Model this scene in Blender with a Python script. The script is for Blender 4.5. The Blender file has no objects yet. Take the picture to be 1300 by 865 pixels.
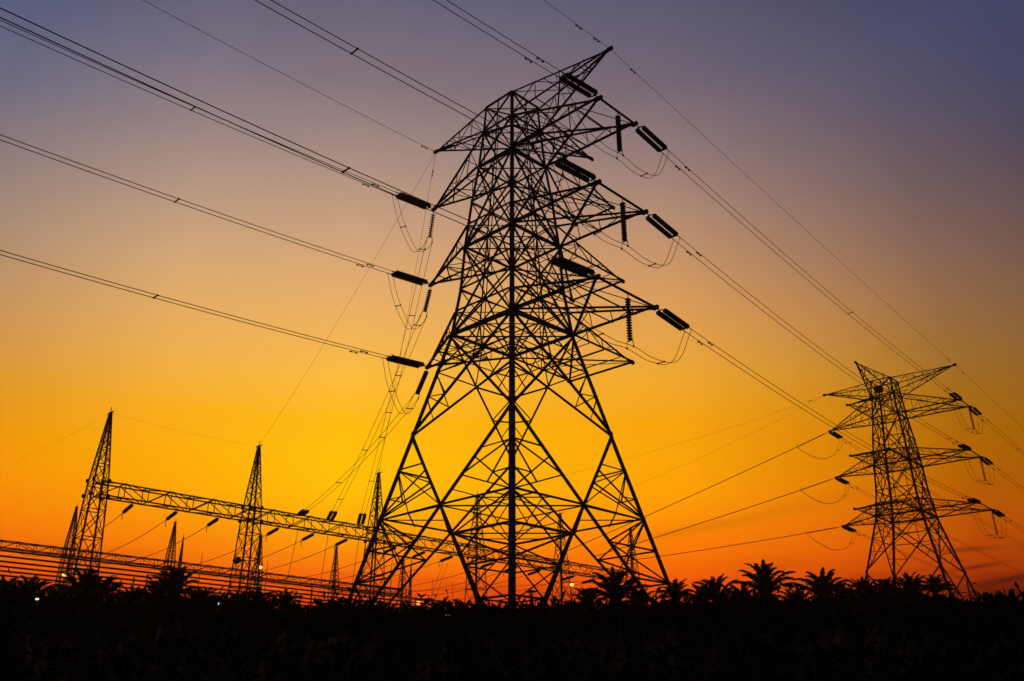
import bpy, bmesh, math, random
from mathutils import Vector, Matrix, noise
random.seed(7)
S = bpy.context.scene
COL = S.collection
R = math.radians

# ------------------------------------------------------------------ camera
CAMZ = 1.6
cam = bpy.data.cameras.new('camera'); camo = bpy.data.objects.new('camera', cam); COL.objects.link(camo)
cam.sensor_width = 36; cam.lens = 36*1160/1300; cam.clip_end = 20000
camo.location = (0, 0, CAMZ); PITCH = 0.39775
camo.rotation_euler = (math.pi/2 + PITCH, 0, 0)
S.camera = camo

# ------------------------------------------------------------------ sky
# Afterglow colours (display values) as seen at five bearings from the site,
# looked up by elevation; bearing and elevation are directions in the world.
SKY = {  # pixel column of the study photo: [(row, (r,g,b)), ...]
 30:  [(0,(84,90,122)),(100,(106,105,126)),(200,(140,123,121)),(300,(168,138,115)),(400,(196,141,85)),(480,(214,144,38)),(530,(230,143,0)),(600,(248,140,0)),(680,(246,110,0)),(730,(220,78,8)),(775,(175,50,12))],
 230: [(0,(103,103,128)),(100,(127,115,127)),(200,(166,141,130)),(300,(203,163,125)),(400,(230,173,95)),(470,(244,177,66)),(530,(255,175,12)),(600,(255,176,0)),(680,(255,142,0)),(735,(244,84,4)),(775,(210,45,8))],
 430: [(0,(103,99,119)),(100,(129,114,122)),(200,(168,142,130)),(300,(208,163,125)),(400,(237,177,100)),(480,(252,187,58)),(540,(255,186,8)),(560,(255,192,0)),(620,(255,194,0)),(690,(255,156,0)),(735,(248,98,0)),(775,(220,50,6))],
 890: [(0,(88,88,112)),(100,(110,98,112)),(200,(146,121,118)),(300,(187,142,111)),(400,(222,157,83)),(480,(238,164,44)),(540,(246,161,4)),(620,(255,160,0)),(690,(255,126,0)),(735,(245,90,0)),(775,(205,48,5))],
 1030:[(0,(77,80,108)),(100,(91,86,106)),(200,(118,100,104)),(300,(151,117,101)),(400,(190,133,77)),(480,(208,143,40)),(540,(222,138,0)),(620,(232,132,0)),(690,(240,108,0)),(735,(218,76,0)),(775,(165,40,5))],
 1270:[(0,(64,68,102)),(100,(70,70,97)),(200,(84,73,85)),(300,(108,82,76)),(400,(128,92,60)),(480,(140,93,28)),(540,(154,93,0)),(620,(170,84,0)),(690,(178,66,0)),(735,(152,40,3)),(775,(105,20,6))],
}
def lin(c):
    c /= 255.0
    return c/12.92 if c <= 0.04045 else ((c+0.055)/1.055)**2.4
def pix_of(az, el):
    d = Vector((math.sin(az)*math.cos(el), math.cos(az)*math.cos(el), math.sin(el)))
    dep = d.y*math.cos(PITCH)+d.z*math.sin(PITCH); up = -d.y*math.sin(PITCH)+d.z*math.cos(PITCH)
    return 650+1160*d.x/dep, 432.5-1160*up/dep
def table(x, y):
    xs = sorted(SKY)
    def col(x0):
        t = SKY[x0]
        if y <= t[0][0]:   # above the frame: keep fading slowly to night blue
            k = math.exp((y)/140.0); b = (30, 34, 62)
            return [lin(t[0][1][i])*k + lin(b[i])*(1-k) for i in range(3)]
        for (y0, c0), (y1, c1) in zip(t, t[1:]):
            if y0 <= y <= y1:
                f = (y-y0)/(y1-y0); return [lin(c0[i]*(1-f)+c1[i]*f) for i in range(3)]
        k = math.exp(-(y-t[-1][0])/110.0)
        return [lin(v)*k for v in t[-1][1]]
    if x <= xs[0]: return col(xs[0])
    if x >= xs[-1]: return col(xs[-1])
    for a, b in zip(xs, xs[1:]):
        if a <= x <= b:
            f = (x-a)/(b-a); ca, cb = col(a), col(b)
            return [ca[i]*(1-f)+cb[i]*f for i in range(3)]
world = bpy.data.worlds.new('World'); S.world = world; world.use_nodes = True
NT = world.node_tree; NT.nodes.clear()
def N(t, **kw):
    n = NT.nodes.new(t)
    for k, v in kw.items(): setattr(n, k, v)
    return n
def M(op, a, b=None, clamp=False):
    n = N('ShaderNodeMath', operation=op, use_clamp=clamp)
    for i, v in enumerate((a, b)):
        if v is None: continue
        if isinstance(v, (int, float)): n.inputs[i].default_value = v
        else: NT.links.new(v, n.inputs[i])
    return n.outputs[0]
tc = N('ShaderNodeTexCoord'); sep = N('ShaderNodeSeparateXYZ'); NT.links.new(tc.outputs['Generated'], sep.inputs[0])
AZ = M('ARCTAN2', sep.outputs[0], sep.outputs[1]); EL = M('ARCSINE', sep.outputs[2])
ELN = M('DIVIDE', EL, R(90), True)
azs = [-34, -22, -11, 0, 11, 19, 27, 34]
def ramp(az):
    r = N('ShaderNodeValToRGB'); cr = r.color_ramp; cr.interpolation = 'EASE' if False else 'LINEAR'
    els = [0, 3, 5, 6.5, 8, 9.5, 11, 13, 15, 17.5, 20, 23, 26, 30, 34, 38, 43, 50, 60, 75, 90]
    while len(cr.elements) < len(els): cr.elements.new(0.5)
    for i, e in enumerate(els): cr.elements[i].position = e/90
    for i, e in enumerate(els):
        ee = min(e, 62); x, y = pix_of(R(az), R(ee)); c = table(x, y)
        cr.elements[i].color = (*c, 1)
    NT.links.new(ELN, r.inputs[0]); return r.outputs[0]
def mix(f, a, b):
    m = N('ShaderNodeMix', data_type='RGBA', clamp_factor=True)
    NT.links.new(f, m.inputs[0]); NT.links.new(a, m.inputs[6]); NT.links.new(b, m.inputs[7]); return m.outputs[2]
cur = ramp(azs[0])
for a0, a1 in zip(azs, azs[1:]):
    f = M('DIVIDE', M('SUBTRACT', AZ, R(a0)), R(a1-a0), True)
    cur = mix(f, cur, ramp(a1))
# the side of the sky away from the sunset is nearly night
dark = N('ShaderNodeValToRGB'); dark.color_ramp.elements[0].color = (0.005, 0.0045, 0.007, 1); dark.color_ramp.elements[1].color = (0.005, 0.006, 0.014, 1)
NT.links.new(ELN, dark.inputs[0])
away = M('DIVIDE', M('SUBTRACT', M('ABSOLUTE', AZ), R(36)), R(50), True)
away = M('MULTIPLY', away, M('SUBTRACT', 1.0, M('MULTIPLY', M('POWER', ELN, 2.0), 0.6)))
cur = mix(away, cur, dark.outputs[0])
# thin dark cloud bars low in the sky, stretched along the horizon
cmb = N('ShaderNodeCombineXYZ'); NT.links.new(M('MULTIPLY', AZ, 9.0), cmb.inputs[0]); NT.links.new(M('MULTIPLY', EL, 95.0), cmb.inputs[1])
nz = N('ShaderNodeTexNoise'); nz.inputs['Scale'].default_value = 1.0; nz.inputs['Detail'].default_value = 5; nz.inputs['Roughness'].default_value = 0.55
NT.links.new(cmb.outputs[0], nz.inputs['Vector'])
cl = M('MULTIPLY', M('SUBTRACT', nz.outputs[0], 0.50), 4.0, True)
low = M('SUBTRACT', 1.0, M('DIVIDE', M('ABSOLUTE', M('SUBTRACT', EL, R(7.4))), R(3.4)), True)
side = M('ADD', 0.34, M('MULTIPLY', M('DIVIDE', M('SUBTRACT', AZ, R(12)), R(14), True), 0.25))
dkc = N('ShaderNodeMix', data_type='RGBA', blend_type='MULTIPLY'); dkc.inputs[0].default_value = 1.0
NT.links.new(cur, dkc.inputs[6]); dkc.inputs[7].default_value = (0.42, 0.27, 0.7, 1)
cur = mix(M('MULTIPLY', M('MULTIPLY', cl, low), side), cur, dkc.outputs[2])
def cloud(c, px, py, w, h, tilt, k):
    # one long low bar of cloud centred on a bearing and elevation
    d0 = Vector(((px-650)/1160, math.cos(PITCH)-(432.5-py)/1160*math.sin(PITCH), math.sin(PITCH)+(432.5-py)/1160*math.cos(PITCH))).normalized()
    az0, el0 = math.atan2(d0.x, d0.y), math.asin(d0.z)
    dx = M('SUBTRACT', AZ, az0); dy = M('SUBTRACT', M('SUBTRACT', EL, el0), M('MULTIPLY', dx, tilt))
    dy = M('ADD', dy, M('MULTIPLY', M('SUBTRACT', nz.outputs[0], 0.5), h*1.6/1100))
    q = M('ADD', M('POWER', M('ABSOLUTE', M('DIVIDE', dx, w/1100)), 2.0), M('POWER', M('ABSOLUTE', M('DIVIDE', dy, h/1100)), 2.0))
    f = M('MULTIPLY', M('POWER', 2.718, M('MULTIPLY', q, -1.0)), k)
    mm = N('ShaderNodeMix', data_type='RGBA', blend_type='MULTIPLY'); mm.inputs[0].default_value = 1.0
    NT.links.new(c, mm.inputs[6]); mm.inputs[7].default_value = (0.22, 0.10, 0.6, 1); return mix(f, c, mm.outputs[2])
for args in ((1285, 736, 50, 5, .10, .85), (1300, 750, 80, 7, .02, .7), (1240, 720, 24, 2, .10, .75), (1222, 698, 36, 2.6, .0, .5), (960, 655, 120, 7, .16, .13), (735, 754, 45, 6, 0, .45), (860, 676, 60, 5, .12, .15), (620, 745, 70, 6, .0, .2), (100, 700, 80, 7, .0, .15)):
    cur = cloud(cur, *args)
sky = N('ShaderNodeTexSky', sky_type='NISHITA', sun_disc=False, sun_elevation=R(0.5), sun_rotation=R(-8))
bg1 = N('ShaderNodeBackground'); bg1.inputs[1].default_value = 1.04; NT.links.new(cur, bg1.inputs[0])
bg2 = N('ShaderNodeBackground'); bg2.inputs[1].default_value = 0.0006; NT.links.new(sky.outputs[0], bg2.inputs[0])
add = N('ShaderNodeAddShader'); out = N('ShaderNodeOutputWorld')
NT.links.new(bg1.outputs[0], add.inputs[0]); NT.links.new(bg2.outputs[0], add.inputs[1]); NT.links.new(add.outputs[0], out.inputs[0])

# sun just on the horizon beyond the substation
sl = bpy.data.lights.new('sun', 'SUN'); so = bpy.data.objects.new('sun', sl); COL.objects.link(so)
sl.energy = 0.12; sl.angle = R(2); sl.color = (1.0, 0.42, 0.12)
so.rotation_euler = Vector((math.sin(R(-8)), math.cos(R(-8)), math.tan(R(0.8)))).to_track_quat('Z', 'Y').to_euler()
S.view_settings.view_transform = 'Standard'; S.view_settings.look = 'None'
S.view_settings.exposure = 0; S.view_settings.gamma = 1; S.view_settings.use_curve_mapping = False

# ------------------------------------------------------------------ materials
def mat(name, col, rough=0.6, metal=0.0, var=0.35, scale=3.0, spec=0.3, emit=None):
    m = bpy.data.materials.new(name); m.use_nodes = True; nt = m.node_tree
    b = nt.nodes['Principled BSDF']
    b.inputs['Roughness'].default_value = rough; b.inputs['Metallic'].default_value = metal
    b.inputs['Specular IOR Level'].default_value = spec
    t = nt.nodes.new('ShaderNodeTexCoord'); n = nt.nodes.new('ShaderNodeTexNoise'); n.inputs['Scale'].default_value = scale; n.inputs['Detail'].default_value = 4
    nt.links.new(t.outputs['Object'], n.inputs['Vector'])
    r = nt.nodes.new('ShaderNodeValToRGB')
    r.color_ramp.elements[0].position = 0.3; r.color_ramp.elements[1].position = 0.7
    r.color_ramp.elements[0].color = (*[c*(1-var) for c in col], 1); r.color_ramp.elements[1].color = (*[c*(1+var) for c in col], 1)
    nt.links.new(n.outputs[0], r.inputs[0]); nt.links.new(r.outputs[0], b.inputs['Base Color'])
    if emit:
        b.inputs['Emission Color'].default_value = (*emit[0], 1); b.inputs['Emission Strength'].default_value = emit[1]
    return m
STEEL = mat('weathered_galvanised_steel', (0.10, 0.095, 0.09), 0.7, 0.0, 0.3, 2.0, 0.1)
STEEL2 = mat('substation_steel', (0.20, 0.18, 0.16), 0.6, 0.0, 0.3, 1.5, 0.2)
PORC = mat('brown_porcelain', (0.045, 0.022, 0.015), 0.35, 0.0, 0.2, 6, 0.3)
WIRE = mat('stranded_aluminium', (0.10, 0.095, 0.09), 0.6, 0.0, 0.2, 1.0, 0.15)
LEAF = mat('palm_leaf', (0.030, 0.040, 0.018), 0.7, 0, 0.4, 1.2, 0.1)
BARK = mat('palm_bark', (0.06, 0.045, 0.03), 0.9, 0, 0.4, 5, 0.1)
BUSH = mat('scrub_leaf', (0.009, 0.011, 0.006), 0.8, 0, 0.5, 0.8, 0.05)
SOIL = mat('ground_grass_and_soil', (0.040, 0.036, 0.022), 0.95, 0, 0.5, 0.25, 0.05)
CONC = mat('concrete', (0.25, 0.24, 0.22), 0.9, 0, 0.2, 2)
LAMPO = mat('sodium_lamp', (0.8, 0.5, 0.2), 0.4, emit=((1.0, 0.50, 0.07), 1.7))
LAMPW = mat('white_lamp', (0.8, 0.7, 0.5), 0.4, emit=((1.0, 0.62, 0.28), 1.5))

# ------------------------------------------------------------------ helpers
def obj(name, bm, m, parent=None, kind=None):
    me = bpy.data.meshes.new(name); bm.to_mesh(me); bm.free(); me.materials.append(m)
    o = bpy.data.objects.new(name, me); COL.objects.link(o)
    if parent is not None: o.parent = parent
    if kind: o['kind'] = kind
    return o
def empty(name, loc, label, cat, group=None):
    o = bpy.data.objects.new(name, None); COL.objects.link(o); o.location = loc; o.empty_display_size = 0.5
    o['label'] = label; o['category'] = cat
    if group: o['group'] = group
    return o
def tag(o, label, cat, group=None):
    o['label'] = label; o['category'] = cat
    if group: o['group'] = group
    return o
def prism(bm, p, q, prof, u, v):
    """extrude a closed 2-D profile from p to q"""
    a = [bm.verts.new(p + u*x + v*y) for x, y in prof]; b = [bm.verts.new(q + u*x + v*y) for x, y in prof]
    n = len(prof)
    for i in range(n): bm.faces.new((a[i], a[(i+1) % n], b[(i+1) % n], b[i]))
    bm.faces.new(a[::-1]); bm.faces.new(b)
def angle(bm, p, q, w, outv=None, t=None):
    """rolled steel angle: two flanges opening away from outv"""
    p = Vector(p); q = Vector(q); d = q-p
    if d.length < 1e-4: return
    d.normalize(); o = Vector(outv) if outv is not None else Vector((0, 0, 1))
    o = o - d*o.dot(d)
    if o.length < 0.05:
        o = Vector((1, 0, 0)); o = o - d*o.dot(d)
    o.normalize(); s = d.cross(o)
    u = (-o + s)/math.sqrt(2); v = (-o - s)/math.sqrt(2); t = t or max(w*0.13, 0.012)
    prism(bm, p, q, [(0, 0), (w, 0), (w, t), (t, t), (t, w), (0, w)], u, v)
def bar(bm, p, q, w, h=None):
    p = Vector(p); q = Vector(q); d = (q-p).normalized(); h = h or w
    up = Vector((0, 0, 1)) if abs(d.z) < 0.95 else Vector((1, 0, 0))
    u = d.cross(up).normalized(); v = u.cross(d)
    prism(bm, p, q, [(-w/2, -h/2), (w/2, -h/2), (w/2, h/2), (-w/2, h/2)], u, v)
def tube(bm, pts, r, n=6):
    pts = [Vector(x) for x in pts]; rings = []
    for i, c in enumerate(pts):
        d = (pts[min(i+1, len(pts)-1)] - pts[max(i-1, 0)]).normalized()
        up = Vector((0, 0, 1)) if abs(d.z) < 0.95 else Vector((1, 0, 0))
        u = d.cross(up).normalized(); v = u.cross(d); rr = r[i] if isinstance(r, (list, tuple)) else r
        rings.append([bm.verts.new(c + (u*math.cos(2*math.pi*k/n)+v*math.sin(2*math.pi*k/n))*rr) for k in range(n)])
    for A, B in zip(rings, rings[1:]):
        for k in range(n): bm.faces.new((A[k], A[(k+1) % n], B[(k+1) % n], B[k]))
    bm.faces.new(rings[0][::-1]); bm.faces.new(rings[-1])
def plate(bm, c, nrm, w, h, t=0.02):
    nrm = Vector(nrm).normalized(); c = Vector(c)
    up = Vector((0, 0, 1)) if abs(nrm.z) < 0.9 else Vector((1, 0, 0))
    u = up.cross(nrm).normalized(); v = nrm.cross(u)
    prism(bm, c-nrm*t/2, c+nrm*t/2, [(-w/2, -h*.3), (-w*.3, -h/2), (w*.3, -h/2), (w/2, -h*.3), (w/2, h*.3), (w*.3, h/2), (-w*.3, h/2), (-w/2, h*.3)], u, v)
def lerp(a, b, t): return Vector(a)*(1-t)+Vector(b)*t
def cross_pt(a0, a1, b0, b1):
    """closest point between the two crossing members"""
    a0, a1, b0, b1 = map(Vector, (a0, a1, b0, b1)); u = a1-a0; v = b1-b0; w = a0-b0
    A, B, C, D, E = u.dot(u), u.dot(v), v.dot(v), u.dot(w), v.dot(w); s = (B*E-C*D)/(A*C-B*B)
    return a0+u*s
def lace(bm, a0, a1, b0, b1, n, w, out, skip_ends=True, rungs=True):
    """zigzag of light angles between line a and line b (which may meet at an end)"""
    pa = [lerp(a0, a1, i/n) for i in range(n+1)]; pb = [lerp(b0, b1, i/n) for i in range(n+1)]
    for i in range(1, n if skip_ends else n+1):
        if rungs and (pa[i]-pb[i]).length > .25: angle(bm, pa[i], pb[i], w, out)
    for i in range(n):
        A, B = (pa[i], pb[i+1]) if i % 2 == 0 else (pb[i], pa[i+1])
        if (A-B).length > .35: angle(bm, A, B, w, out)

# ------------------------------------------------------------------ ground
def gz(x, y):
    r = math.hypot(x, y); t = min(max((r-6)/38, 0), 1); t = t*t*(3-2*t)
    return 3.55*t + 0.12*math.sin(x*.13+1)*math.sin(y*.11)*t
bm = bmesh.new()
rings = [0, 3, 6, 9, 12, 16, 20, 25, 30, 36, 42, 50, 60, 75, 95, 120, 160, 220, 320, 500, 900, 2000, 4500, 9000]
prev = None; NS = 72
for r in rings:
    if r == 0: prev = [bm.verts.new((0, 0, 0))]; continue
    cur_r = [bm.verts.new((r*math.sin(2*math.pi*k/NS), r*math.cos(2*math.pi*k/NS), gz(r*math.sin(2*math.pi*k/NS), r*math.cos(2*math.pi*k/NS)))) for k in range(NS)]
    for k in range(NS):
        if len(prev) == 1: bm.faces.new((prev[0], cur_r[(k+1) % NS], cur_r[k]))
        else: bm.faces.new((prev[k], prev[(k+1) % NS], cur_r[(k+1) % NS], cur_r[k]))
    prev = cur_r
bmesh.ops.recalc_face_normals(bm, faces=bm.faces)
g = obj('ground', bm, SOIL, kind='structure')
for f in g.data.polygons: f.use_smooth = True

# ------------------------------------------------------------------ lattice tension tower
U = 60.0
Z = dict(foot=.03571, b=.3033, l3=.4263, l3u=.45768, l2m=.48727, l2=.54467, l2u=.57738, l1m=.61048, l1=.66198, l1u=.71644, t=.75507, p=.75742)
RR = dict(b=.11442, l3=.07368, l3u=.06867, l2m=.06399, l2=.06005, l2u=.05643, l1m=.05241, l1=.04444, l1u=.03855, t=.03547)
RR['foot'] = RR['b'] + .33357*(Z['b']-Z['foot'])
Z = {k: v*U for k, v in Z.items()}; RR = {k: v*U for k, v in RR.items()}
HB = {'l3': .05183*U, 'l2': .04342*U, 'l1': .03384*U}
rR, rL, rB, rpR, rpL, rpF = .17046*U, .15008*U, .16776*U, .16438*U, .15071*U, .16769*U
T1 = Vector((0, U, CAMZ)); PH1 = .75928
T2 = Vector((.90089*U, 2.07861*U, CAMZ + .00892*U)); PH2 = .73169
def frame(ph): return Vector((math.cos(ph), -math.sin(ph), 0)), Vector((math.sin(ph), math.cos(ph), 0))

def tips(base, ph, extra):
    """world positions of the arm tips. a = across the line (towards the right circuit), e = along the line"""
    a, e = frame(ph); d = {}
    for l in ('l3', 'l2', 'l1'):
        z = Vector((0, 0, Z[l])); h = HB[l]
        d['R', l, 0] = base + z + a*rR - e*h; d['R', l, 1] = base + z + a*rR + e*h
        d['L', l] = base + z - a*rL
        d['X', l, 0] = base + z + e*rB*extra - a*h; d['X', l, 1] = base + z + e*rB*extra + a*h
    z = Vector((0, 0, Z['p']))
    d['pR'] = base + z + a*rpR; d['pL'] = base + z - a*rpL; d['pX'] = base + z + e*rpF*extra
    return d

def tower(base, ph, extra, label, group, leg_ph=None):
    a, e = frame(ph); la, le = frame(leg_ph or ph); I = base.copy(); root = empty('lattice_tower', (I.x, I.y, base.z+Z['foot']-0.25), label, 'transmission tower', group)
    O = Vector(root.location)
    sg = {'N': (1, -1), 'R': (1, 1), 'B': (-1, 1), 'L': (-1, -1)}
    def P(k, l):
        s = sg[k]; q = (la*s[0] + le*s[1])*RR[l]/math.sqrt(2); return base + q + Vector((0, 0, Z[l])) - O
    tp = {k: v - O for k, v in tips(base, ph, extra).items()}
    outv = {k: (la*sg[k][0] + le*sg[k][1]).normalized() for k in sg}
    lv = ['foot', 'b', 'l3', 'l3u', 'l2m', 'l2', 'l2u', 'l1m', 'l1', 'l1u', 't']
    wl = {'foot': .29, 'b': .275, 'l3': .25, 'l3u': .245, 'l2m': .245, 'l2': .24, 'l2u': .23, 'l1m': .22, 'l1': .21, 'l1u': .19}
    for k in sg:
        bm = bmesh.new()
        for l0, l1 in zip(lv, lv[1:]):
            angle(bm, P(k, l0), P(k, l1), wl[l0], outv[k], wl[l0]*.14)
            if l0 != 'foot': plate(bm, P(k, l0)-outv[k]*.05, outv[k], .38 if l0 in ('l3', 'l2', 'b') else .26, .5, .05)
        # step bolts up the leg
        for i in range(90):
            t = i/89; seg = [P(k, 'foot'), P(k, 'b'), P(k, 'l3')]
            q = lerp(seg[0], seg[1], t); s = Vector((-outv[k].y, outv[k].x, 0))*(1 if i % 2 else -1)
            if k in 'NR': bar(bm, q - outv[k]*.05, q - outv[k]*.1 + s*.16, .016)
        obj('leg', bm, STEEL, root)
        bm = bmesh.new(); f = P(k, 'foot'); bar(bm, f - Vector((0, 0, 1.2)), f + Vector((0, 0, .25)), 1.1, 1.1); obj('footing', bm, CONC, root)
    faces = [('L', 'N'), ('N', 'R'), ('R', 'B'), ('B', 'L')]
    cz = {}
    for p, q in faces:
        bm = bmesh.new(); nrm = (outv[p] + outv[q]).normalized()
        def A(x, y, w):      # one flange lies flat in the face of the tower, the other points inwards
            d = (Vector(y)-Vector(x)).normalized(); fl = d.cross(nrm).normalized(); tgt = {'LN': 'L', 'NR': 'R', 'RB': 'B', 'BL': 'B'}[p+q]; oth = q if tgt == p else p
            if fl.dot(P(tgt, 'b')-P(oth, 'b')) > 0: o_ = (nrm - fl).normalized()
            else: o_ = (nrm + fl).normalized()
            if 'B' in (p, q): w *= 1.2
            angle(bm, x, y, w, o_)
        # lower cage, foot to belt
        c = cross_pt(P(p, 'b'), P(q, 'foot'), P(q, 'b'), P(p, 'foot')); cz[p, q] = c
        A(P(p, 'b'), P(q, 'foot'), .15); A(P(q, 'b'), P(p, 'foot'), .15)
        t = (c.z - P(p, 'foot').z)/(P(p, 'b').z - P(p, 'foot').z)
        for k, o_ in ((p, q), (q, p)):
            h = lerp(P(k, 'foot'), P(k, 'b'), t)
            A(h, c, .11); A(h, lerp(c, P(k, 'foot'), .33), .08)
            # triangle leg / descending diagonal
            Lg = lambda f: lerp(P(k, 'b'), h, f); Dg = lambda f: lerp(P(k, 'b'), c, f)
            A(Lg(.43), Dg(.43), .085); A(Lg(.43), Dg(.70), .075); A(Dg(.52), Lg(1.0), .08); A(Dg(.70), Lg(1.0), .085)
            mp = lerp(Lg(1.0), Dg(.70), .47); A(Lg(.43), mp, .075); A(Lg(.77), lerp(Lg(.43), mp, .8), .07)
            # triangle leg / foot diagonal
            lace(bm, h, P(k, 'foot'), c, P(k, 'foot'), 5, .085, nrm)
        m0 = lerp(P(p, 'foot'), P(q, 'foot'), .5)
        # side wings of the crossing, towards the middle of the face
        # waist cage, belt to lowest arm
        c = cross_pt(P(p, 'b'), P(q, 'l3'), P(q, 'b'), P(p, 'l3')); A(P(p, 'b'), P(q, 'l3'), .145); A(P(q, 'b'), P(p, 'l3'), .145)
        for k, o_ in ((p, q), (q, p)):
            h = lerp(P(k, 'b'), P(k, 'l3'), .62)
            A(h, c, .085); A(h, lerp(P(k, 'b'), c, .56), .075)
            A(lerp(P(k, 'b'), P(k, 'l3'), .38), lerp(P(k, 'b'), c, .56), .075); A(lerp(P(k, 'b'), P(k, 'l3'), .38), lerp(P(k, 'b'), c, .32), .06)
            A(lerp(P(k, 'b'), P(k, 'l3'), .62), lerp(P(k, 'l3'), c, .5), .075)
            A(lerp(P(k, 'b'), P(k, 'l3'), .82), lerp(P(k, 'l3'), c, .5), .07)
        A(lerp(P(p, 'l3'), c, .5), lerp(P(q, 'l3'), c, .5), .075)
        mid = lerp(P(p, 'l3'), P(q, 'l3'), .5); A(mid, c, .08); A(mid, lerp(P(p, 'l3'), c, .5), .075); A(mid, lerp(P(q, 'l3'), c, .5), .075)
        A(P(p, 'l3'), P(q, 'l3'), .22)
        obj('lower_bracing', bm, STEEL, root)
        bm = bmesh.new()
        # body cages between the arms
        for lo, up_, md, hi in (('l3', 'l3u', 'l2m', 'l2'), ('l2', 'l2u', 'l1m', 'l1')):
            A(P(p, lo), P(q, hi), .12); A(P(q, lo), P(p, hi), .12); A(P(p, hi), P(q, hi), .19 if hi == 'l2' else .16)
            c = cross_pt(P(p, lo), P(q, hi), P(q, lo), P(p, hi))
            A(P(p, up_), P(q, up_), .10); A(P(p, md), P(q, md), .10)
            A(P(p, md), P(q, lo), .09); A(P(q, md), P(p, lo), .09)
            A(P(p, md), lerp(P(p, hi), P(q, hi), .5), .08); A(P(q, md), lerp(P(p, hi), P(q, hi), .5), .08)
            A(lerp(P(p, hi), P(q, hi), .5), c, .08); A(c, lerp(P(p, lo), P(q, lo), .5), .08)
            A(lerp(P(p, up_), P(q, up_), .5), P(p, lo), .075); A(lerp(P(p, up_), P(q, up_), .5), P(q, lo), .075)
            A(P(p, up_), lerp(P(p, lo), P(q, lo), .5), .075); A(P(q, up_), lerp(P(p, lo), P(q, lo), .5), .075)
        A(P(p, 'l1'), P(q, 'l1u'), .12); A(P(q, 'l1'), P(p, 'l1u'), .12); A(P(p, 'l1u'), P(q, 'l1u'), .12)
        A(P(p, 'l1u'), P(q, 't'), .11); A(P(q, 'l1u'), P(p, 't'), .11); A(P(p, 't'), P(q, 't'), .13)
        A(lerp(P(p, 't'), P(q, 't'), .5), lerp(P(p, 'l1'), P(q, 'l1'), .5), .075)
        obj('upper_bracing', bm, STEEL, root)
    # horizontal frames inside the tower
    bm = bmesh.new()
    cs = [cz[f] for f in faces]
    for i in range(4):
        c0, c1 = cs[i], cs[(i+1) % 4]; k = faces[i][1]
        t = (c0.z - P(k, 'foot').z)/(P(k, 'b').z - P(k, 'foot').z); h = lerp(P(k, 'foot'), P(k, 'b'), t)
        angle(bm, c0, c1, .11); angle(bm, lerp(h, c0, .5), lerp(h, c1, .5), .08); angle(bm, h, lerp(c0, c1, .5), .08)
        angle(bm, lerp(c0, c1, .5), lerp(c0, P(k, 'b'), .16), .07)
    angle(bm, cs[0], cs[2], .09); angle(bm, cs[1], cs[3], .09)
    obj('hip_frame', bm, STEEL, root)
    for l, w in (('l3', .11), ('l3u', .07), ('l2', .10), ('l2u', .07), ('l1', .10), ('l1u', .08), ('t', .09)):
        bm = bmesh.new(); angle(bm, P('L', l), P('R', l), w); angle(bm, P('N', l)+Vector((0, 0, .12)), P('B', l)+Vector((0, 0, .12)), w)
        if l in ('l3', 'l2'):
            ms = [lerp(P(p, l), P(q, l), .5) for p, q in faces]
            for i in range(4): angle(bm, ms[i], ms[(i+1) % 4], .08)
        obj('plan_bracing', bm, STEEL, root)
    # arms
    def arm(k0, k1, lb, lu, ends, outd, w=.17, n=4, name='crossarm'):
        bm = bmesh.new(); up = Vector((0, 0, 1)); b0, b1, u0, u1 = P(k0, lb), P(k1, lb), P(k0, lu), P(k1, lu)
        t0, t1 = ends[0], ends[-1]; twin = len(ends) == 2
        angle(bm, b0, t0, w, -up); angle(bm, b1, t1, w, -up); angle(bm, u0, t0, w*.85, up); angle(bm, u1, t1, w*.85, up)
        if twin:
            angle(bm, b0, t1, w*.8, -up); angle(bm, b1, t0, w*.8, -up)
            bar(bm, t0 + (t0-t1).normalized()*.15, t1 + (t1-t0).normalized()*.15, .10, .14)
            m = cross_pt(b0, t1, b1, t0); mm = lerp(t0, t1, .5)
            s0, s1 = lerp(b0, t0, .5), lerp(b1, t1, .5)
            angle(bm, s0, m, .08); angle(bm, s1, m, .08); angle(bm, lerp(b0, t0, .78), lerp(b0, t1, .78), .07); angle(bm, lerp(b1, t1, .78), lerp(b1, t0, .78), .07)
            angle(bm, lerp(b0, t0, .25), lerp(b0, t1, .25), .07); angle(bm, lerp(b1, t1, .25), lerp(b1, t0, .25), .07)
        else:
            lace(bm, b0, t0, b1, t1, n, .08, -up)
        for bb, uu, tt in ((b0, u0, t0), (b1, u1, t1)):
            lace(bm, bb, tt, uu, tt, n, .065, outd)
        lace(bm, u0, t0, u1, t1, n-1, .06, up)
        for tt in ends:
            plate(bm, tt, outd.cross(up), .5, .34, .10); bar(bm, tt - outd*.25, tt + outd*.22, .2, .24)
        return obj(name, bm, STEEL, root)
    lus = {'l3': 'l3u', 'l2': 'l2u', 'l1': 'l1u'}
    for l in ('l3', 'l2', 'l1'):
        arm('N', 'R', l, lus[l], [tp['R', l, 0], tp['R', l, 1]], a, .19)
        arm('L', 'B', l, lus[l], [tp['L', l]], -a, .17)
        ks = ('B', 'R') if extra > 0 else ('L', 'N')
        arm(ks[0], ks[1], l, lus[l], [tp['X', l, 0], tp['X', l, 1]], e*extra, .15)
    for ks, key, od in ((('N', 'R'), 'pR', a), (('L', 'B'), 'pL', -a), (('B', 'R') if extra > 0 else ('L', 'N'), 'pX', e*extra)):
        arm(ks[0], ks[1], 'l1u', 't', [tp[key]], od, .14, 4, 'earthwire_arm')
    return root
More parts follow.
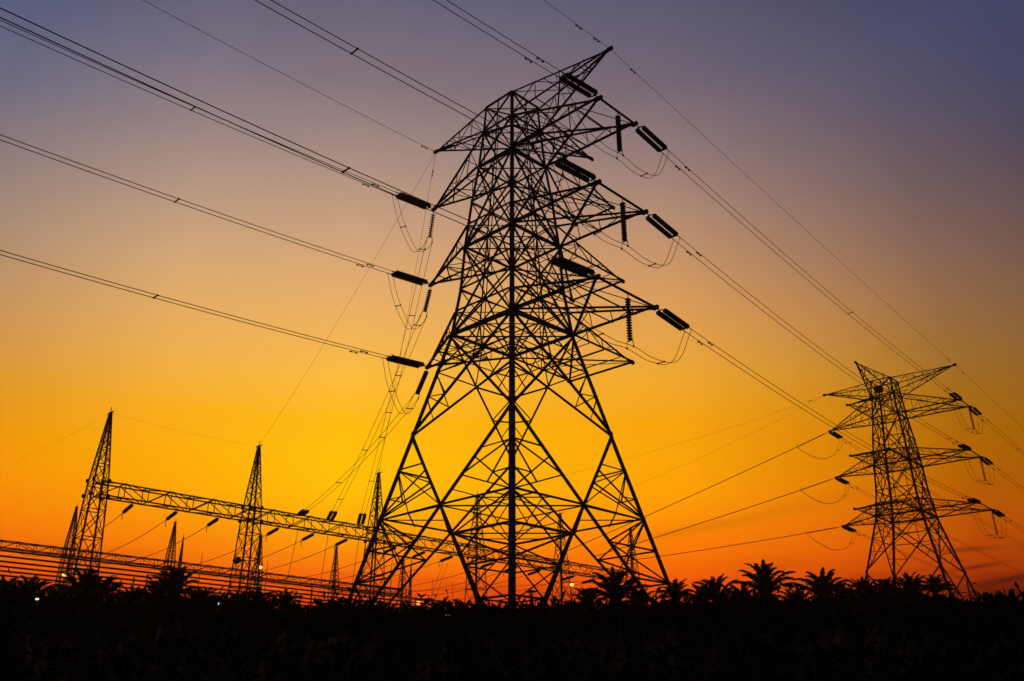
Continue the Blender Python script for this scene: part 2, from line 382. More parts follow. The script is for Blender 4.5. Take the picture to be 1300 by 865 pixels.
tw = tower(T1, PH1, 1, 'tall lattice steel transmission tower in the middle, nearest and largest of the towers', 'lattice steel tension towers of the power line', math.pi/4)
# danger plate and number plate on the lower left leg stay unreadable at this distance and are left out
tw2 = tower(T2, PH2, -1, 'smaller, more distant lattice steel transmission tower on the right above the palms', 'lattice steel tension towers of the power line')
# small box fixed to the head of the far tower
a2, e2 = frame(PH2)
bm = bmesh.new(); q = Vector((-e2.x, -e2.y, 0))*(RR['t']*.72) + Vector((0, 0, Z['l1u']+.9 - Z['foot'] + .25)) - a2*.4
bar(bm, q - a2*.45, q + a2*.45, .8, .9); plate(bm, q + a2*.57, a2, .3, .5, .03); obj('equipment_box', bm, STEEL, tw2)

# ------------------------------------------------------------------ insulators
def disc_string(bm, p, q, r=.165, pitch=.17, n=10):
    """string of cap-and-pin discs from p to q"""
    p = Vector(p); q = Vector(q); d = (q-p); L = d.length; d.normalize()
    up = Vector((0, 0, 1)) if abs(d.z) < 0.95 else Vector((1, 0, 0)); u = d.cross(up).normalized(); v = u.cross(d)
    prof = [(0, .035)]; k = max(int(L/pitch), 2)
    for i in range(k):
        s = (i+.15)*L/k; prof += [(s, .06), (s+.03, .075), (s+.045, r*.92), (s+.065, r), (s+.08, r*.9), (s+.10, .04)]
    prof.append((L, .035)); prev = None
    for s, rr in prof:
        ring = [bm.verts.new(p + d*s + (u*math.cos(2*math.pi*j/n)+v*math.sin(2*math.pi*j/n))*rr) for j in range(n)]
        if prev:
            for j in range(n): bm.faces.new((prev[j], prev[(j+1) % n], ring[(j+1) % n], ring[j]))
        else: bm.faces.new(ring[::-1])
        prev = ring
    bm.faces.new(prev)
def tension_set(tip, d, side, label, group, L=4.3, gap=.26, twin=True, r=.19):
    """double string between two yoke plates, pulled along d from an arm tip; returns the two conductor ends"""
    d = Vector(d).normalized(); side = (Vector(side) - d*Vector(side).dot(d)).normalized()
    root = empty('tension_insulator_set', tip, label, 'insulator', group); O = Vector(tip); z = Vector((0, 0, 0))
    y0 = d*.55; y1 = d*(L-.45)
    bm = bmesh.new(); tube(bm, [z, y0], .035)
    prism(bm, y0-Vector((0, 0, .02)), y0+Vector((0, 0, .02)), [(-gap-.08, .0), (gap+.08, 0), (gap+.08, .16), (.08, -.0+.02), (-gap-.08, .16)][:2]+[(gap+.08, .16), (0, -.12), (-gap-.08, .16)], side, d)
    obj('yoke_plate', bm, STEEL, root)
    bm = bmesh.new(); bar(bm, y1 - side*(gap+.08), y1 + side*(gap+.08), .06, .16)
    for s in (-1, 1): tube(bm, [y1 + side*gap*s, y1 + side*gap*s + d*.45], .035)
    # arcing horn
    tube(bm, [y1, y1+Vector((0, 0, .22))-d*.05, y1+Vector((0, 0, .34))-d*.25, y1+Vector((0, 0, .30))-d*.42], .018, 5)
    obj('yoke_plate', bm, STEEL, root)
    for s in ((-1, 1) if twin else (0,)):
        bm = bmesh.new(); disc_string(bm, y0 + side*gap*s + d*.14, y1 + side*gap*s - d*.04, r); obj('disc_string', bm, PORC, root)
    return [O + d*L + side*gap*s for s in (-1, 1)]
def hang_set(top, bot, side, label, group, fork=True):
    root = empty('suspension_insulator_string', top, label, 'insulator', group); d = Vector(bot)-Vector(top); L = d.length; d.normalize(); z = Vector((0, 0, 0)); side = Vector(side).normalized()
    bm = bmesh.new(); tube(bm, [z, d*.3], .03); obj('hanger', bm, STEEL, root)
    bm = bmesh.new(); disc_string(bm, d*.28, d*(L-.5), .2, .18); obj('disc_string', bm, PORC, root)
    bm = bmesh.new(); y = d*(L-.45)
    for s in (-1, 1): tube(bm, [d*(L-.52), y + side*.2*s, d*L + side*.26*s], .03); bar(bm, d*L + side*.26*s - Vector((0, 0, .05)), d*L + side*.26*s + Vector((0, 0, .06)), .10)
    bar(bm, y - side*.22, y + side*.22, .05); obj('clamp_yoke', bm, STEEL, root)
    return [Vector(bot) + side*.26*s for s in (-1, 1)]
def catenary(p, q, sag, n=40):
    p = Vector(p); q = Vector(q)
    return [p.lerp(q, i/n) - Vector((0, 0, 4*sag*(i/n)*(1-i/n))) for i in range(n+1)]
def at_len(pts, s):
    for A, B in zip(pts, pts[1:]):
        l = (B-A).length
        if s <= l: return A.lerp(B, s/l), (B-A).normalized()
        s -= l
    return pts[-1], (pts[-1]-pts[-2]).normalized()
def damper(bm, c, d):
    dn = Vector((0, 0, -1)); bar(bm, c, c+dn*.14, .05); tube(bm, [c+dn*.12-d*.24, c+dn*.12+d*.24], .018, 5)
    for s in (-1, 1): tube(bm, [c+dn*.13+d*s*.16, c+dn*.13+d*s*.33], .055, 6)
def bundle(p2, q2, sag, label, group, r=.024, damp=(True, True), spacers=(24, 50, 77, 104, 130), name='conductor_bundle', rel=1):
    """two conductors side by side with spacers and vibration dampers"""
    O = Vector(p2[0]); root = empty(name, O, label, 'power line', group); cs = []
    for i in (0, 1):
        c = catenary(Vector(p2[i])-O, Vector(q2[i])-O, sag, 60); cs.append(c)
        bm = bmesh.new(); tube(bm, c, r, 6); obj('conductor', bm, WIRE, root)
    Lt = sum((B-A).length for A, B in zip(cs[0], cs[0][1:]))
    for s in spacers:
        if s < Lt-4:
            bm = bmesh.new(); A, _ = at_len(cs[0], s); B, _ = at_len(cs[1], s); bar(bm, A, B, .06)
            for X in (A, B): bar(bm, X-_*.05, X+_*.05, .08)
            obj('spacer', bm, STEEL, root)
    for i in (0, 1):
        for on, s in ((damp[0], 2.1+.55*i), (damp[1], Lt-2.1-.55*i)):
            if on:
                c, d = at_len(cs[i], s); bm = bmesh.new(); damper(bm, c, d); obj('vibration_damper', bm, STEEL, root)
    return root
def single(p, q, sag, label, group, r=.02, name='conductor', damps=(), cat='power line'):
    O = Vector(p); c = catenary(Vector((0, 0, 0)), Vector(q)-O, sag, 60)
    bm = bmesh.new(); tube(bm, c, r, 6)
    if damps:
        root = empty(name + '_span', O, label, cat, group); obj(name, bm, WIRE, root)
        for s in damps:
            x, d = at_len(c if s > 0 else c[::-1], abs(s)); bm = bmesh.new(); damper(bm, x, d); obj('vibration_damper', bm, STEEL, root)
        return root
    o = obj(name, bm, WIRE); o.location = O; tag(o, label, cat, group); return o
def spline(pts, n=12):
    P = [Vector(x) for x in pts]; P = [P[0]*2-P[1]] + P + [P[-1]*2-P[-2]]; o = []
    for i in range(1, len(P)-2):
        for j in range(n):
            t = j/n; o.append(.5*((2*P[i]) + (P[i+1]-P[i-1])*t + (2*P[i-1]-5*P[i]+4*P[i+1]-P[i+2])*t*t + (3*P[i]-P[i-1]-3*P[i+1]+P[i+2])*t**3))
    return o + [P[-2]]
def jumper(A, B, mids, label, group, r=.02):
    """A,B: pairs of conductor ends; mids: list of (pair) points the loop passes"""
    O = Vector(A[0]); root = empty('jumper_loop', O, label, 'jumper cable', group); cs = []
    for i in (0, 1):
        pts = [Vector(A[i])-O] + [Vector(m[i])-O for m in mids] + [Vector(B[i])-O]; c = spline(pts); cs.append(c)
        bm = bmesh.new(); tube(bm, c, r, 6); obj('cable', bm, WIRE, root)
    for f in (.3, .72):
        bm = bmesh.new(); k = int(len(cs[0])*f); bar(bm, cs[0][k], cs[1][k], .05)
        for c in cs: bar(bm, c[k]-Vector((0, .05, 0)), c[k]+Vector((0, .05, 0)), .09)
        obj('spacer', bm, STEEL, root)

t1 = tips(T1, PH1, 1); t2 = tips(T2, PH2, -1); a1, e1 = frame(PH1)
FAR0 = {('L', 'l1'): (-107.95, -41.21, 42.92), ('L', 'l2'): (-107.77, -41.51, 34.8), ('L', 'l3'): (-107.87, -41.35, 29.18),
        ('R', 'l1'): (-96.86, -55.39, 42.3), ('R', 'l2'): (-97.22, -53.71, 39.14), ('R', 'l3'): (-97.05, -53.02, 32.24),
        'pL': (-108.13, -40.92, 49.41), 'pR': (-98.22, -57.05, 49.36)}
FAR0 = {k: Vector(v)+Vector((0, 0, CAMZ)) for k, v in FAR0.items()}
th3 = .71268; T3 = T2 + Vector((math.sin(th3), math.cos(th3), 0))*2.2*U; T3.z = CAMZ - .0311*U
t3 = tips(T3, th3, 1)
UP = Vector((0, 0, 1)); lvname = {'l1': 'top', 'l2': 'middle', 'l3': 'bottom'}; GI = 'tension insulator sets of the line'; GS = 'hanging insulator strings holding jumper loops'
GC = 'twin conductor spans of the line'; GE = 'thin earth wires along the line'; GJ = 'jumper loops on the towers'
def sag_dir(p, q, sag): return (Vector(q)-Vector(p) - UP*4*sag).normalized()
def sideof(d): return Vector(d).cross(UP).normalized()
def span_from(tip, far, sag, lab_i, lab_w, far_string=None, spacers=(24, 50, 77, 104, 130), L=4.3, damp=(True, False), r=.024):
    """tension set at tip, bundle towards far; returns the ends at the tip (and at far)"""
    d = sag_dir(tip, far, sag); s = sideof(d); A = tension_set(tip, d, s, lab_i, GI, L)
    if far_string:
        d2 = sag_dir(far, tip, sag); B = tension_set(far, d2, -s, far_string, GI, L)
        B = [B[0], B[1]] if (B[0]-A[0]).length < (B[1]-A[0]).length + 1e9 and (B[0]-far).dot(s)*(A[0]-tip).dot(s) > 0 else B[::-1]
    else: B = [Vector(far)+s*(-.26), Vector(far)+s*.26]; B = B if (B[0]-far).dot(s)*(A[0]-tip).dot(s) > 0 else B[::-1]
    k = (Vector(B[0])-Vector(A[0])).length/(Vector(far)-Vector(tip)).length
    bundle(A, B, sag*k*k, lab_w, GC, r, damp, spacers)
    return A, B
SG0 = .07*U
SG12 = {'l1': .85, 'l2': 1.3, 'l3': 1.15}
spc = {('R', 'l1'): (17, 40, 66), ('R', 'l2'): (15.2, 40, 66), ('R', 'l3'): (14.6, 40, 66), ('L', 'l1'): (17.4, 42, 68), ('L', 'l2'): (17.5, 42, 68), ('L', 'l3'): (17.8, 42, 68)}
for l in ('l1', 'l2', 'l3'):
    nm = lvname[l]
    # right circuit, incoming from behind the camera
    A, _ = span_from(t1['R', l, 0], FAR0['R', l], SG0, f'double insulator string pulling up-left from the right-hand {nm} arm of the big tower',
                     f'pair of conductors running up-left out of frame from the big tower\'s right-hand {nm} arm', spacers=spc['R', l])
    B, C = span_from(t1['R', l, 1], t2['R', l, 0], SG12[l], f'double insulator string pulling down-right from the right-hand {nm} arm tip of the big tower',
                     f'pair of conductors between the {nm} right-hand arms of the big and the far tower', far_string=f'double insulator string on the near side of the far tower\'s right-hand {nm} arm', spacers={'l1': (36.5, 60), 'l2': (44, 66), 'l3': (48,)}[l], damp=(True, True))
    top = (t1['R', l, 0]+t1['R', l, 1])/2 - UP*.1; bot = top - UP*3.7
    H = hang_set(top, bot, a1, f'vertical insulator string hanging under the right-hand {nm} arm of the big tower', GS)
    def m2(x, y, f, dz): return [Vector(x[i]).lerp(Vector(y[i]), f) - UP*dz for i in (0, 1)]
    def order(p, ref): return p if (p[0]-p[1]).dot(ref[0]-ref[1]) > 0 else p[::-1]
    A = order(A, H); B2 = order(B, H)
    jumper(A, B2, [m2(A, H, .3, 1.9), m2(A, H, .68, 1.25), H, m2(H, B2, .35, 1.35), m2(H, B2, .72, 1.9)], f'twin jumper loop under the right-hand {nm} arm of the big tower', GJ)
    # left circuit, incoming
    A, _ = span_from(t1['L', l], FAR0['L', l], SG0, f'double insulator string at the left-hand {nm} arm tip of the big tower',
                     f'pair of conductors running left out of frame from the big tower\'s left-hand {nm} arm', spacers=spc['L', l])
    t1['Aleft', l] = A
    # far tower, outgoing right circuit
    A, _ = span_from(t2['R', l, 1], t3['R', l, 0], .4, f'double insulator string on the far side of the far tower\'s right-hand {nm} arm',
                     f'pair of conductors leaving the frame on the right from the far tower\'s {nm} right-hand arm', spacers=(20, 50, 80), damp=(True, False))
    top = (t2['R', l, 0]+t2['R', l, 1])/2 + e2*HB[l]*.7 - UP*.1; bot = top - UP*3.6 + e2*.3
    H = hang_set(top, bot, a2, f'insulator string hanging under the far tower\'s right-hand {nm} arm', GS)
    C = order(C, H); A = order(A, H)
    jumper(C, A, [m2(C, H, .3, 2.2), m2(C, H, .7, 1.3), H, m2(H, A, .35, 1.1), m2(H, A, .75, 1.6)], f'twin jumper loop under the far tower\'s right-hand {nm} arm', GJ)
# ------------------------------------------------------------------ substation gantries
GP = 1.2
GA0 = Vector((-34.9*GP, 75.7*GP, CAMZ)); GD = Vector((10.27*GP, 10.31*GP, 0)); GSp = GD.length; gd = GD.normalized(); gp = Vector((gd.y, -gd.x, 0))*-1  # gp: away from camera, to the left
GB0 = Vector((-60.3*GP, 127.1*GP, CAMZ))
def gantry(name, P0, topz, beamz, ks, beams, label, det=1.0, bd=1.5, bw=1.5, taper=(2.35, 1.12, .2)):
    """lattice masts at P0+k*GD joined by box-lattice beams"""
    root = empty(name, (P0.x, P0.y, 3.5), label, 'gantry', 'substation gantries'); O = Vector(root.location); base = 3.5
    def prof(z):
        zb = beamz + CAMZ; zt = topz + CAMZ
        if z < zb: f = (z-base)/(zb-base); return taper[0]*(1-f)+taper[1]*f
        f = (z-zb)/(zt-zb); return taper[1]*(1-f)+taper[2]*f
    for k in ks:
        c = P0 + GD*k; bm = bmesh.new()
        zs = [base]; z = base
        while z < topz+CAMZ-.5: z += max(prof(z)*1.9, .8); zs.append(min(z, topz+CAMZ))
        zs[-1] = topz+CAMZ
        def Q(s, z): rr = prof(z)/math.sqrt(2); return Vector((c.x, c.y, z)) + (gd*s[0]+gp*s[1])*rr - O
        cn = [(1, 1), (1, -1), (-1, -1), (-1, 1)]
        for z0, z1 in zip(zs, zs[1:]):
            for i in range(4):
                s, s2 = cn[i], cn[(i+1) % 4]; ov = gd*s[0]+gp*s[1]
                angle(bm, Q(s, z0), Q(s, z1), .15*det, ov)
                fo = ov + gd*s2[0]+gp*s2[1]
                angle(bm, Q(s, z0), Q(s2, z1), .065*det, fo); angle(bm, Q(s2, z0), Q(s, z1), .065*det, fo)
                angle(bm, Q(s, z1), Q(s2, z1), .07*det, fo)
        for s in cn:
            for zz in (beamz+CAMZ, beamz+CAMZ-bd): plate(bm, Q(s, zz), gp, .42 if zz < beamz+CAMZ else .3, .4, .1)
        tz = Vector((c.x, c.y, topz+CAMZ)) - O; bar(bm, tz-gp*.7, tz+gp*.7, .10, .08); bar(bm, tz, tz+UP*.6, .06)
        m = obj('mast', bm, STEEL2, root)
    for b0, b1 in beams:
        n = max(int(round((b1-b0)*7)), 2); bm = bmesh.new()
        for i in range(n):
            s0 = P0+GD*(b0+(b1-b0)*i/n)-O; s1 = P0+GD*(b0+(b1-b0)*(i+1)/n)-O
            s0.z = s1.z = CAMZ+beamz-O.z
            c0 = [s0+gp*bw/2*u-UP*bd*v for u in (-1, 1) for v in (0, 1)]; c1 = [s1+gp*bw/2*u-UP*bd*v for u in (-1, 1) for v in (0, 1)]
            for j in range(4): angle(bm, c0[j], c1[j], .17*det, UP if j % 2 == 0 else -UP)
            for j, kk in ((0, 1), (2, 3), (0, 2), (1, 3)):
                angle(bm, c0[j], c0[kk], .075*det, gp)
                A_, B_ = (c0[j], c1[kk]) if i % 2 else (c0[kk], c1[j]); angle(bm, A_, B_, .075*det, gp)
        obj('beam', bm, STEEL2, root)
    return root
ga = gantry('substation_gantry', GA0, 25*GP, 18.95*GP, range(0, 6), [(i, i+1) for i in range(5)], 'long lattice gantry with six pointed masts crossing behind the big tower', bd=1.55)
# small speaker-like bracket on the second mast
bm = bmesh.new(); q = GA0+GD*1-Vector((ga.location)); q.z = 12.2*GP; q = q - gd*1.6 - gp*.9
prism(bm, q-gp*.3, q+gp*.3, [(-.45, 0), (0, -.4), (.45, 0), (0, .4)], gd, UP); bar(bm, q, q+gd*1.0, .08); obj('floodlight_bracket', bm, STEEL2, ga)
GB0 = GB0 - gd*.8
gb = gantry('substation_gantry', GB0, 28*GP, 21.6*GP+.75, range(0, 5), [(-1.5, 0)]+[(i, i+1) for i in range(4)], 'low lattice gantry behind the tall one, running out of frame on the left', 1.1, bd=1.2, bw=1.2, taper=(2.1, 1.0, .2))
# single lattice mast standing behind the second gantry
def lone_mast(x, y, topz, r0, label, w=.16):
    bm = bmesh.new(); n = 14; base = 3.5; O = Vector((x, y, base)); H = topz-base
    cn = [(1, 0), (0, 1), (-1, 0), (0, -1)]
    def Q(s, t): rr = r0*(1-t)+.15*t; return Vector((s[0]*rr, s[1]*rr, H*t))
    for i in range(n):
        for j in range(4):
            s, s2 = cn[j], cn[(j+1) % 4]; f0, f1 = 1-(1-i/n)**1.15, 1-(1-(i+1)/n)**1.15
            angle(bm, Q(s, f0), Q(s, f1), w, (s[0], s[1], 0)); angle(bm, Q(s, f0), Q(s2, f1), w*.6, (s[0]+s2[0], s[1]+s2[1], 0)); angle(bm, Q(s2, f0), Q(s, f1), w*.6, (s[0]+s2[0], s[1]+s2[1], 0))
    bar(bm, (0, 0, H), (0, 0, H+.8), .08)
    o = obj('lightning_mast', bm, STEEL2); o.location = O; tag(o, label, 'mast', 'lattice lightning masts'); return o
def place(px, py, r):
    """ground position on the ray through a study-photo pixel at horizontal range r, plus the height there"""
    u = (px-650)/1160; w = (432.5-py)/1160; y = math.cos(PITCH)-w*math.sin(PITCH); z = math.sin(PITCH)+w*math.cos(PITCH)
    h = math.hypot(u, y); return u/h*r, y/h*r, CAMZ + z/h*r
x, y, z = place(233, 682, 235); lone_mast(x, y, z, 2.2, 'slim lattice lightning mast just right of a gantry mast on the left', .2)
x, y, z = place(522, 716, 235); lone_mast(x, y, z, 1.6, 'thin lattice mast seen through the left leg of the big tower', .2)

# strings under gantry A and the wires to gantry B
def gpt(P0, k, z, off=0): v = P0+GD*k+gp*off; v.z = CAMZ+z; return v
GW = 'wires between the two gantries'; GI2 = 'strain insulators on the tall gantry'; GI3 = 'strain insulators on top of the tall gantry beam'
bayn = ['first', 'second', 'third', 'fourth', 'fifth']; ordn = ['first', 'second', 'third']
for bay in range(5):
    for j, f in enumerate((.24, .52, .80)):
        k = bay+f; p = gpt(GA0, k, 18.95*GP-1.6, .8); q = gpt(GB0, k-.68, 21.6*GP-1.0, -.8)
        d = sag_dir(p, q, 2.2); root = empty('strain_insulator', p, f'strain insulator under the tall gantry, {ordn[j]} in the {bayn[bay]} bay from the left', 'insulator', GI2)
        bm = bmesh.new(); tube(bm, [Vector((0, 0, 0)), d*.5], .05); obj('fitting', bm, STEEL2, root); bm = bmesh.new(); tube(bm, [d*3.3, d*3.8], .05); tube(bm, [d*3.6, d*3.7-UP*.55, d*3.4-UP*.8], .04); obj('fitting', bm, STEEL2, root)
        bm = bmesh.new(); disc_string(bm, d*.45, d*3.3, .21, .22, 8); obj('disc_string', bm, PORC, root)
        single(p+d*3.8, q, 2.0, f'wire sloping down-left from the {ordn[j]} insulator of the {bayn[bay]} gantry bay', GW, .035)
# ------------------------------------------------------------------ T-off: left circuit of the big tower down to gantry A
GT = 'twin drop spans from the big tower to the gantry'
for l, k in (('l1', 1.86), ('l2', 1.60), ('l3', 1.36)):
    nm = lvname[l]; A = t1['Aleft', l]; tgt = gpt(GA0, k, 18.95*GP+.05, 0)
    top = t1['L', l] - UP*.15; dirb = (tgt-top).normalized(); lean = {'l1': 1.0, 'l2': 1.25, 'l3': 1.9}[l]
    bd_ = (-UP + Vector((dirb.x, dirb.y, 0)).normalized()*lean).normalized(); bot = top + bd_*{'l1': 2.75, 'l2': 2.75, 'l3': 3.2}[l]
    s = sideof(bd_ + Vector((.001, 0, 0)))
    H = hang_set(top, bot, s, f'leaning insulator string below the left-hand {nm} arm tip of the big tower', GS)
    H = H if (H[0]-H[1]).dot(A[0]-A[1]) > 0 else H[::-1]
    def m3(x, y, f, dz): return [Vector(x[i]).lerp(Vector(y[i]), f) - UP*dz for i in (0, 1)]
    jumper(A, H, [m3(A, H, .22, 1.6), m3(A, H, .6, 2.5), m3(A, H, .85, 1.3)], f'twin jumper loop at the left-hand {nm} arm of the big tower', GJ)
    # strain string lying above the gantry beam
    d = sag_dir(tgt, bot, .6); sd = sideof(d)
    E = tension_set(tgt, d, sd, f'strain insulator set on the gantry beam taking the {nm} drop span', GI3, 3.6, r=.22)
    E = E if (E[0]-E[1]).dot(H[0]-H[1]) > 0 else E[::-1]
    bundle(H, E, .7, f'pair of thin drop wires from the big tower\'s left-hand {nm} arm to the gantry', GT, .02, (False, False), (9, 24, 38))
    # drop wire to the switchgear below
    single(gpt(GA0, k, 18.95*GP-1.5, 0), gpt(GA0, k+.03*(1 if l != 'l3' else -1), 7.5, 3), 0.6, f'single wire hanging from the gantry beam below the {nm} drop span', 'drop wires under the tall gantry', .03)
for j, (dx, k) in enumerate(((0, 2.80), (.9, 2.80))):
    single(gpt(GA0, k, 18.95*GP-2.2, 3.0)+gd*dx, gpt(GA0, k-.22, 6.5, 5.5), .5, ('left' if j == 0 else 'right') + ' one of two slanting wires meeting low behind the big tower', 'drop wires under the tall gantry', .025)
# earth wires
single(t1['pR'], FAR0['pR'], .05*U, 'thin earth wire running up out of frame from the big tower\'s right peak', GE, .017, damps=(1.6, 3.6))
single(t1['pL'], FAR0['pL'], .05*U, 'thin earth wire running up-left out of frame from the big tower\'s left peak', GE, .017, damps=(1.3,))
single(t1['pR'], t2['pR'], .25, 'thin earth wire between the right peaks of the big and the far tower', GE, .017, damps=(3.0, -3.0))
single(t2['pR'], t3['pR'], .2, 'thin earth wire leaving the frame on the right from the far tower\'s peak', GE, .02, damps=(3.5,))
single(t1['pL'], gpt(GA0, 1, 25*GP), .8, 'faint earth wire from the big tower\'s left peak to the second gantry mast', GE, .013)
single(t1['pL']-UP*.2, gpt(GA0, 2, 25*GP), .6, 'faint earth wire from the big tower\'s left peak to the third gantry mast', GE, .013, damps=(2.0,))
single(t2['pL'], gpt(GA0, 3, 25*GP), 1.0, 'faint earth wire from the far tower\'s left peak to the fourth gantry mast', GE, .011, damps=(2.5,))
single(t2['pL']-UP*.1, gpt(GA0, 4, 25*GP), 1.0, 'faint earth wire from the far tower\'s left peak to the fifth gantry mast', GE, .011)
single(gpt(GA0, 0, 25*GP), gpt(GB0, -1.2, 28*GP), 1.2, 'faint earth wire going left from the leftmost gantry mast', GE, .006)
single(gpt(GA0, 0, 25*GP), gpt(GA0, 1, 25*GP), .3, 'faint earth wire between the first and the second gantry mast', GE, .006)
# far tower, left circuit: spans to the gantry and onward
for l, k in (('l1', 4.05), ('l2', 4.42), ('l3', 4.8)):
    nm = lvname[l]; tip = t2['L', l]; tgt = gpt(GA0, k, 18.95*GP+1.5, 0)
    d = sag_dir(tip, tgt, .2); s = sideof(d); root = empty('strain_insulator', tip, f'long single insulator pointing left from the far tower\'s left-hand {nm} arm', 'insulator', 'long insulators on the far tower')
    bm = bmesh.new(); tube(bm, [Vector((0, 0, 0)), d*.9], .03); obj('fitting', bm, STEEL, root); bm = bmesh.new(); tube(bm, [d*5.2, d*5.6], .05); obj('fitting', bm, STEEL, root); bm = bmesh.new(); tube(bm, [d*5.3, d*5.4+UP*.5], .03); obj('arcing_horn', bm, STEEL, root)
    bm = bmesh.new(); disc_string(bm, d*.9, d*5.2, .13, .2, 8); obj('disc_string', bm, PORC, root)
    A = [tip+d*5.6-UP*.12, tip+d*5.6+UP*.12]
    bundle([tip+d*5.6+s*.1, tip+d*5.6-s*.1], [tgt+s*.1, tgt-s*.1], .15, f'pair of conductors sloping left from the far tower\'s left-hand {nm} arm to the gantry', 'spans from the far tower to the gantry', .028, (False, False), (60,))
    B, _ = span_from(tip, t3['L', l], .4, f'double insulator string behind the far tower\'s left-hand {nm} arm tip', f'pair of conductors running right from the far tower\'s left-hand {nm} arm', spacers=(50,), damp=(True, False))
    A = [tip+d*5.4+s*.12, tip+d*5.4-s*.12]; B = B if (B[0]-B[1]).dot(A[0]-A[1]) > 0 else B[::-1]
    def m4(f, dz): return [A[i].lerp(B[i], f) - UP*dz for i in (0, 1)]
    jumper(A, B, [m4(.2, 1.3), m4(.5, 2.5), m4(.78, 2.3), m4(.93, 1.2)], f'deep free-hanging jumper loop at the far tower\'s left-hand {nm} arm', GJ)
# slack wires crossing low behind the big tower
for j, (k, z, o) in enumerate(((2.3, 15, 22), (2.7, 14, 26), (3.1, 13, 30), (3.6, 15, 26))):
    single(gpt(GA0, k+3.2, z+9, o-10), gpt(GA0, k-2.0, z, o+6), 1.2, f'low slack wire crossing behind the big tower, {["first","second","third","fourth"][j]} of four counted from the left', 'slack wires low in the switchyard', .03)

# ------------------------------------------------------------------ tubular busbars on posts
def busbar(j):
    z = 11.05+CAMZ; off = -24 + j*2.45
    P = lambda k: Vector((GA0.x, GA0.y, z)) + GD*k + gp*off
    k0 = (-.98 if j == 0 else -1.25) + .02*j; k1 = 3.2
    O = P(k0); root = empty('busbar', (O.x, O.y, 3.5), f'long horizontal busbar tube on posts, {["highest and nearest","second","third","fourth","fifth","lowest and farthest"][j]} of the six', 'busbar', 'parallel busbars in the switchyard'); Oz = Vector(root.location)
    bm = bmesh.new(); tube(bm, [P(k0)-Oz, P(k1)-Oz], .07, 8); obj('tube', bm, STEEL2, root)
    k = -.95; i = 0
    while k < k1:
        q = P(k)-Oz; bm = bmesh.new(); bar(bm, Vector((q.x, q.y, 0)), Vector((q.x, q.y, q.z-2.6)), .17, .17)
        bar(bm, Vector((q.x, q.y, q.z-2.65))-gp*.25, Vector((q.x, q.y, q.z-2.65))+gp*.25, .14, .14)
        po = obj('post', bm, STEEL2, root)
        bm = bmesh.new(); disc_string(bm, Vector((q.x, q.y, q.z-2.6)), Vector((q.x, q.y, q.z-.1)), .10, .2, 8); obj('post_insulator', bm, PORC, root)
        k += .78
for j in range(6): busbar(j)

# plain rods in the yard
for px, py, r, lb in ((257, 702, 125, 'thin lightning rod above the busbars right of the twin masts'), (549, 735, 150, 'thin lightning rod between the big tower\'s left legs, left one'), (575, 739, 150, 'thin lightning rod between the big tower\'s left legs, right one'), (498, 705, 130, 'thin lightning rod near the third gantry mast'), (340, 712, 130, 'thin lightning rod right of the second gantry mast')):
    x, y, z = place(px, py, r); bm = bmesh.new(); tube(bm, [(0, 0, 0), (0, 0, (z-3.5)*.55), (0, 0, z-3.5)], [.12, .08, .03], 6); bar(bm, (0, 0, 0), (0, 0, .3), .5); o = obj('lightning_rod', bm, STEEL2); o.location = (x, y, 3.5); tag(o, lb, 'rod', 'lightning rods')
# round switchgear head seen low behind the near leg
x, y, z = place(674, 750, 95); root = empty('surge_arrester', (x, y, 3.5), 'post with a round grading ring, low between the near leg and the right leg', 'switchgear')
bm = bmesh.new(); tube(bm, [(0, 0, 0), (0, 0, z-5.2)], .15); obj('post', bm, STEEL2, root)
bm = bmesh.new(); disc_string(bm, (0, 0, z-5.2), (0, 0, z-3.4), .3, .25); obj('insulator', bm, PORC, root)
bm = bmesh.new(); tube(bm, [(.55*math.cos(t*math.pi/8), .55*math.sin(t*math.pi/8), z-3.6) for t in range(17)], .07)
for t in range(4): bar(bm, (0, 0, z-3.4), (.55*math.cos(t*math.pi/2), .55*math.sin(t*math.pi/2), z-3.6), .05)
obj('grading_ring', bm, STEEL2, root)

